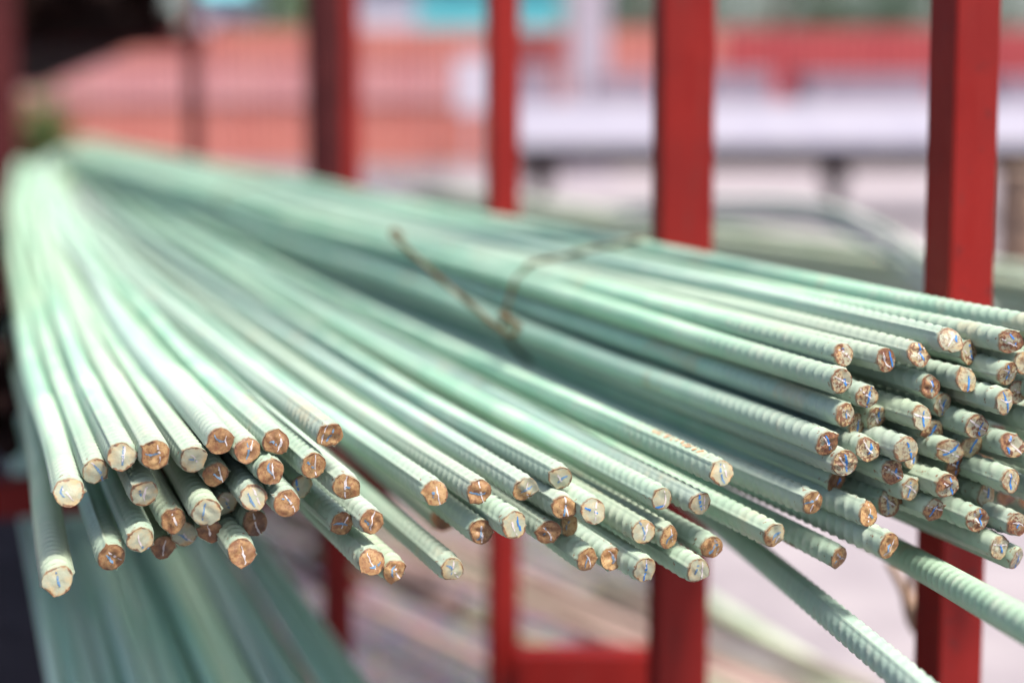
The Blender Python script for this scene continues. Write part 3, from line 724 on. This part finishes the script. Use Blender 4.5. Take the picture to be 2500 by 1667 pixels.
# ------------------------------------------------------------------ tie wire round the bundle
def hull(P):
    P = sorted(map(tuple, P))
    def half(p):
        h = []
        for q in p:
            while len(h) > 1 and (h[-1][0]-h[-2][0])*(q[1]-h[-2][1]) - (h[-1][1]-h[-2][1])*(q[0]-h[-2][0]) <= 0: h.pop()
            h.append(q)
        return h
    lo, up = half(P), half(P[::-1])
    return lo[:-1] + up[:-1]
def tie(members, a, wr, name, label, tail=None):
    pts = []
    for b in members:
        c = np.array([np.polyval(b.pu, a), np.polyval(b.pv, a)])
        for k in range(20):
            t = 2 * math.pi * k / 20
            pts.append(c + (b.r + wr * .9) * np.array([math.cos(t), math.sin(t)]))
    h = np.array(hull(pts)); h = np.vstack([h, h[:1]])
    sl_ = np.concatenate([[0], np.cumsum(np.linalg.norm(np.diff(h, axis=0), axis=1))])
    u = np.linspace(0, sl_[-1], 90)
    q = np.stack([np.interp(u, sl_, h[:, 0]), np.interp(u, sl_, h[:, 1])], 1)
    wob = .007 * np.sin(u * 5)
    P = [CAM + (a + w_) * W + p[0] * E1 + p[1] * E2 for p, w_ in zip(q, wob)]
    root = empty(name, P[0], label, 'wire')
    tube('loop', P, wr, M_WIRE, root, ns=8, caps=False, sub=1)
    if tail:
        tube('tail', tail, wr, M_WIRE, root, ns=8, sub=8)
        c0, c1 = at(1268, 800, 1.80), at(1222, 770, 1.82)       # twisted knot with a short stub
        for q in (0, math.pi):
            tube('twist', [c0 + (c1 - c0) * t + .0026 * (math.cos(q + 9 * t) * E1 + math.sin(q + 9 * t) * E2) for t in np.linspace(0, 1, 12)], wr * .9, M_WIRE, root, ns=6, sub=2)
memb = [b for b in bars if b.grp in (1, 2) or (b.grp == 3 and b.x > 1900)]
TA = 1.90
tie(memb, TA, .0034, 'tie_wire', 'rusty tie wire looped round the bundle at the right, its loose end sticking up',
    tail=[at(1262, 812, 1.82), at(1235, 815, 1.84), at(1150, 745, 1.90), at(1045, 655, 1.97), at(980, 595, 2.02), at(958, 577, 2.04), at(962, 562, 2.05), at(985, 580, 2.04)])
tie([b for b in bars if b.grp == 1 and b.y < 1010], 4.1, .003, 'tie_wire', 'blurred tie wire looped round the bars far back in the pile')

# ------------------------------------------------------------------ more stock, out of focus
def straight_bar(name, u, v, a0, a1, r, mat, label, cat, group, bend=0.0):
    P = [CAM + a * W + (u + bend * ((a - a0) / (a1 - a0)) ** 2) * E1 + (v - .0) * E2 for a in np.linspace(a0, a1, 4)]
    o = tube(name, P, r, mat, None, ns=10, sub=3)
    return tag(o, label, cat, group)
def uv_at(px, py, a):
    """cross-section place of the line parallel to the stock seen at a pixel, a metres along"""
    d0 = at(px, py, 1.0) - CAM
    k = a / (d0 @ W); p = d0 * k
    return p @ E1, p @ E2
rg = random.Random(3)
# lower shelf, teal bars under the pile at the left
for i in range(34):
    px = 125 + (i % 17) * 42 + (i // 17) * 22 + rg.uniform(-5, 5); py = 1585 + (i // 17) * 44 + rg.uniform(-16, 16) - .05 * px
    u, v = uv_at(px, py, 2.35)
    straight_bar('rebar', u, v, 1.2, 7.0, .0118, M_TEAL, 'blurred teal green bar lying on the lower level of the rack under the pile', 'rebar', 'bars on the lower level of the rack', rg.uniform(-.06, .06))
# brownish thin rods lower down
for i in range(9):
    px = 900 + i * 85 + rg.uniform(-25, 25)
    p0 = at(px - 700, 1120 + rg.uniform(-20, 60) + i * 6, 4.8); p1 = at(px + 560, 1700 + rg.uniform(-60, 60), 3.2)
    p0[2] = max(p0[2], .1); p1[2] = max(.08, min(p1[2], .5))
    tag(tube('steel_rod', [p0, (p0 + p1) / 2, p1], .011 + .008 * rg.random(), M_PINKST if i % 3 == 0 else M_GREYST, ns=8, sub=3),
        'blurred grey brown steel rod lying slantwise below the pile', 'rod', 'steel rods lying slantwise below the pile')
# flat stock on the ground at lower right
for (q0, q1, r, m, lb) in (
    ((1500, 1330, 4.6), (2150, 1740, 3.3), .030, M_TEAL2, 'pale green pipe lying slantwise on the ground behind the lower right bars'),
    ((1480, 1440, 4.4), (2000, 1760, 3.3), .034, M_PINKST, 'pinkish brown pipe lying on the ground beside the pale green one'),
    ((700, 1250, 4.2), (1110, 1480, 3.2), .030, M_PINKST, 'pink primed pipe ending in mid air under the pile centre')):
    tag(tube('pipe', [at(*q0), at(*q1)], r, m, ns=12), lb, 'pipe')
# dark stock, shade put into its near-black colour, at the left of the rack and on the shelf above it
for row in range(11):
    for c in range(4):
        u, v = uv_at(-22 - c * 44 + row * 5 + rg.uniform(-9, 9), 545 + row * 55 + rg.uniform(-8, 8), 2.4)
        straight_bar('dark_bar', u, v, 2.4 + rg.uniform(-.03, .25), 6.6, .0190, M_DARKBAR, 'blackish bar stacked at the left edge beside the green pile', 'bar', 'dark bars stacked at the left edge')
for row in range(4):
    for c in range(10):
        u, v = uv_at(425 - c * 66 - (row % 2) * 33 - row * 8, 40 - row * 54, 8.3)
        straight_bar('dark_pipe', u, v, 8.3 + rg.uniform(-.1, .5), 24, .080, M_DARKBAR, 'thick blackish pipe stacked high on the shelf at upper left behind the pile', 'pipe', 'dark pipes on the far upper shelf')
q = at(452, 80, 9.2); box('beam', (-2.6, .12, -.05, .05, -.10, 0), M_MAROON, rack).location = Vector(q) - rack.location
# neighbouring pile to the right, seen between the posts
for i in range(16):
    px, py = 2265 + rg.uniform(-40, 40), 618 + i * 9.5 + rg.uniform(-4, 4)
    u, v = uv_at(px, py, 3.1 + .02 * (i % 4))
    straight_bar('rebar', u, v, 1.9, 7.5, .013, (M_TEAL2, M_TEAL2, M_RUSTBAR)[i % 3], 'blurred dull bar in the neighbouring pile seen between the red posts', 'rebar', 'bars of the neighbouring pile', rg.uniform(-.15, .05))
# bent bars arching over the neighbouring pile
for i in range(3):
    o = 24 * i
    tag(tube('bent_bar', [at(1500, 505 + o, 4.6), at(1760, 490 + o, 4.0), at(1980, 496 + o, 3.6), at(2130, 545 + o * 1.2, 3.3), at(2270, 632 + o * 1.5, 3.05), at(2420, 760 + o, 2.9)], .0085, M_PALE, ns=10),
        'grey green bent bar arching over the neighbouring pile between the right posts', 'rebar', 'bent bars over the neighbouring pile')
# rusty offcut of wire hanging by the right post
w0 = empty('wire_offcut', at(2215, 1380, 1.9), 'dark rusty wire offcut hanging beside the right post below the pile', 'wire')
tube('strand', [at(2170, 1370, 1.9), at(2205, 1440, 1.9), at(2225, 1520, 1.92), at(2262, 1570, 1.95)], .006, M_RUSTBAR, w0, ns=8)
tube('strand', [at(2235, 1360, 1.9), at(2222, 1440, 1.92), at(2240, 1500, 1.9), at(2255, 1600, 1.95)], .006, M_RUSTBAR, w0, ns=8)

# ------------------------------------------------------------------ yard behind
def corr_sheet(name, x0, x1, y, z0, z1, mat, parent, pitch=.24, amp=.022):
    nx = max(2, int((x1 - x0) / pitch * 4)); V, f = [], []
    for i in range(nx + 1):
        x = x0 + (x1 - x0) * i / nx; yy = y + amp * math.sin(2 * math.pi * (x - x0) / pitch)
        V += [(x, yy, z0), (x, yy, z1)]
    f = [(2 * i, 2 * i + 2, 2 * i + 3, 2 * i + 1) for i in range(nx)]
    o = mesh_obj(name, V, f, mat, parent, smooth=False)
    return o
fence = empty('sheet_fence', (-12, 34, 0), 'long fence of corrugated salmon red sheets across the back of the yard', 'fence')
for i in range(27):
    x0 = i * 1.0; xr = -12 + x0
    red = xr > 4.0
    for (z0, z1, m, dy) in ((0, 1.56, M_SHEETRED if red else M_SHEET, 0), (1.54, 2.45, M_SHEETRED if red else M_SHEETPINK, -.03), (2.43, 3.18, M_SHEETRED if red else M_SHEET, -.06)):
        corr_sheet('corrugated_sheet', x0, x0 + .99, dy, z0, z1, m, fence)
    if i % 3 == 0: box('fence_post', (x0 - .05, x0 + .05, .05, .15, 0, 3.1), M_MAROON, fence)
box('rail', (0, 27, -.10, -.05, 1.50, 1.555), M_LAV, fence)

# white flatbed trailer
tr = empty('flatbed_trailer', (3.2, 18, 0), 'white flatbed trailer on dark legs parked in the yard behind the right posts', 'trailer')
X0, X1 = -3.25, 3.6
box('side_board', (X0, X1, -.06, 0, 1.03, 1.565), M_WHITEP, tr)
box('deck', (X0, X1, .002, 2.2, 1.03, 1.12), M_DARK, tr)
box('chassis_beam', (X0, X1, .02, .14, .74, 1.028), M_DARK, tr)
for px in (1318, 2042, 2600):
    x = (px - 1250) / F * 18 - 3.2
    box('leg', (x - .09, x + .09, .02, .14, 0, .738), M_DARK, tr, .02)
    box('foot', (x - .22, x + .22, -.1, .3, .0, .05), M_DARK, tr)
    box('bracket', (x - .16, x + .16, .021, .139, .5, .737), M_DARK, tr)
for px, wpx, top, lb in ((1290, 120, 168, 'dusty white crate on the trailer next to the thin red post'), (1520, 150, 186, 'low dusty white crate second on the trailer'), (1800, 150, 176, 'dusty white crate on the trailer right of the wide red post'), (2110, 300, 182, 'long dusty white crate on the trailer before the rightmost post'), (2500, 160, 190, 'dusty white crate at the right end of the trailer')):
    x0, x1 = (px - wpx / 2 - 1250) / F * 18.3, (px + wpx / 2 - 1250) / F * 18.3
    z1 = H + (225 - top) / F * 18.3
    c = empty('crate', ((x0 + x1) / 2, 18.6, 1.12), lb, 'crate', 'white crates on the trailer')
    hw = (x1 - x0) / 2
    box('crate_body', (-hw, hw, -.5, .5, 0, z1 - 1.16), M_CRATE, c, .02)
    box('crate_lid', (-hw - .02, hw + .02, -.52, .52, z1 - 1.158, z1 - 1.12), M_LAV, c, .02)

# white column, awning, sign, brown drum
cl = empty('column', (1.5, 28, 0), 'tall white concrete column standing in the yard between the middle posts', 'column')
box('shaft', (-.36, .36, -.3, .3, .25, 6.5), M_LAV, cl, .03); box('plinth', (-.5, .5, -.42, .42, 0, .25), M_LAV, cl, .03)
aw = empty('awning', (.45, 29.5, 0), 'small dark red awning on posts beside the white column', 'awning')
box('fascia', (-.5, .62, -.1, 0, 2.32, 2.82), M_SHEETRED, aw); box('roof', (-.5, .62, .002, 1.4, 2.74, 2.82), M_SHEETRED, aw)
for x in (-.45, .57): box('awning_post', (x - .04, x + .04, .01, .09, 0, 2.74), M_MAROON, aw)
sg = empty('signboard', (-.92, 33.0, 0), 'blank white signboard on a pole in front of the salmon fence', 'sign')
box('board', (-.36, .36, -.04, 0, 1.25, 2.5), M_WHITEP, sg, .01); box('pole', (-.04, .04, .002, .08, 0, 2.3), M_LAV, sg)
dr = empty('steel_drum', at(2530, 480, 7.5) * np.array([1, 1, 0]), 'brown rusty steel drum pair stacked at the right edge of the yard', 'drum')
def lathe(name, prof, mat, parent, z=0):
    ns = 24; V = []
    for r_, zz in prof:
        for k in range(ns): V.append((r_ * math.cos(2 * math.pi * k / ns), r_ * math.sin(2 * math.pi * k / ns), zz + z))
    f = grid_faces(len(prof), ns) + [tuple(range(ns - 1, -1, -1)), tuple(range((len(prof) - 1) * ns, len(prof) * ns))]
    return mesh_obj(name, V, f, mat, parent)
prof = [(.20, 0), (.21, .02), (.2, .04), (.2, .2), (.208, .21), (.2, .22), (.2, .42), (.208, .43), (.2, .44), (.2, .62), (.21, .63), (.2, .65)]
lathe('drum_body', prof, M_RUSTBAR, dr); lathe('upper_drum', prof, M_RUSTBAR, dr, .652)

# building with turquoise wall beyond the fence, white house at left
bd = empty('building', (-1.6, 41, 0), 'building with turquoise and white sheet walls beyond the fence', 'building')
for i in range(6):
    x0 = -3.2 + i * 1.03
    corr_sheet('wall_panel', x0, x0 + 1.02, 0, 0, 5.4, M_WHITEP if i < 2 else M_CYAN, bd, pitch=.2)
box('roof', (-3.5, 3.4, -.5, 6, 5.41, 5.6), M_CYAN, bd); box('side_wall', (-3.2, 3.0, .1, 5.5, 0, 5.4), M_LAV, bd)
hs = empty('house', (-8.6, 43, 0), 'small white walled house beyond the fence at upper left', 'house')
box('wall', (-.75, .75, 0, 4, 0, 4.6), M_WHITEP, hs)
v = [(-1, -.3, 4.61), (1, -.3, 4.61), (1, 4.3, 4.61), (-1, 4.3, 4.61), (-1, 2, 5.7), (1, 2, 5.7)]
mesh_obj('roof', v, [(0, 1, 5, 4), (2, 3, 4, 5), (0, 4, 3), (1, 2, 5), (3, 2, 1, 0)], M_CYAN, hs, smooth=False)
box('window', (-.3, .3, -.03, -.003, 2.9, 3.9), M_DARK, hs)

def tree(x, y, h, w, mat, label, seed):
    r = np.random.default_rng(seed)
    root = empty('tree', (x, y, 0), label, 'tree', 'trees beyond the fence')
    tube('trunk', [np.array((x, y, 0)), np.array((x + .15, y, h * .35)), np.array((x - .1, y + .1, h * .75))], [.22, .16, .05], M_BARK, root, ns=8)
    for k in range(4):
        an = k * 1.6 + r.uniform(0, 1)
        tube('limb', [np.array((x, y, h * (.3 + .08 * k))), np.array((x + math.cos(an) * w * .35, y + math.sin(an) * w * .35, h * (.5 + .1 * k)))], [.08, .03], M_BARK, root, ns=6)
    V, f = [], []
    cl_ = r.normal(0, 1, (26, 3)); cl_ /= np.linalg.norm(cl_, axis=1)[:, None]; cl_ *= r.uniform(.3, 1, (26, 1)) ** .5
    for c in cl_:
        c0 = c * np.array([w, w, h * .36]) + np.array([0, 0, h * .62])
        for _ in range(90):
            p = c0 + r.normal(0, w * .16, 3); a_ = r.normal(0, 1, 3); a_ /= np.linalg.norm(a_); b2 = np.cross(a_, r.normal(0, 1, 3)); b2 /= np.linalg.norm(b2)
            s_ = r.uniform(.07, .14); i0 = len(V)
            V += [p - a_ * s_, p + b2 * s_ * .5, p + a_ * s_, p - b2 * s_ * .5]; f.append((i0, i0 + 1, i0 + 2, i0 + 3))
    mesh_obj('crown', V, f, mat, root, smooth=False)
tree(-6.4, 40, 5.2, 1.3, M_LEAF, 'bright green tree over the fence between the white house and the building', 1)
tree(4.0, 42, 6.2, 1.9, M_LEAFD, 'dark green tree beyond the fence right of the white column', 2)
tree(8.2, 44, 7.0, 2.6, M_LEAFD, 'broad dark tree beyond the fence between the two right posts', 3)
tree(13.0, 43, 7.0, 2.6, M_LEAFD, 'dark tree beyond the fence at the right edge', 4)
tree(11.0, 50, 8.0, 3.2, M_LEAFD, 'large dark tree farthest back at right', 5)
# shrub before the fence at left
sh = empty('shrub', (-7.9, 24, 0), 'leafy green shrub before the fence at far left', 'shrub')
r_ = np.random.default_rng(9); V, f = [], []
for _ in range(900):
    p = np.array([r_.normal(0, .28), r_.normal(0, .25), abs(r_.normal(.8, .4))]); a_ = r_.normal(0, .06, 3); b2 = r_.normal(0, .03, 3); i0 = len(V)
    V += [p - a_, p + b2, p + a_, p - b2]; f.append((i0, i0 + 1, i0 + 2, i0 + 3))
mesh_obj('foliage', V, f, M_LEAF, sh, smooth=False)
for k in range(4):
    tube('stem', [np.array((-7.9, 24, 0)), np.array((-7.9 + r_.normal(0, .2), 24 + r_.normal(0, .15), .9))], [.02, .008], M_BARK, sh, ns=6)
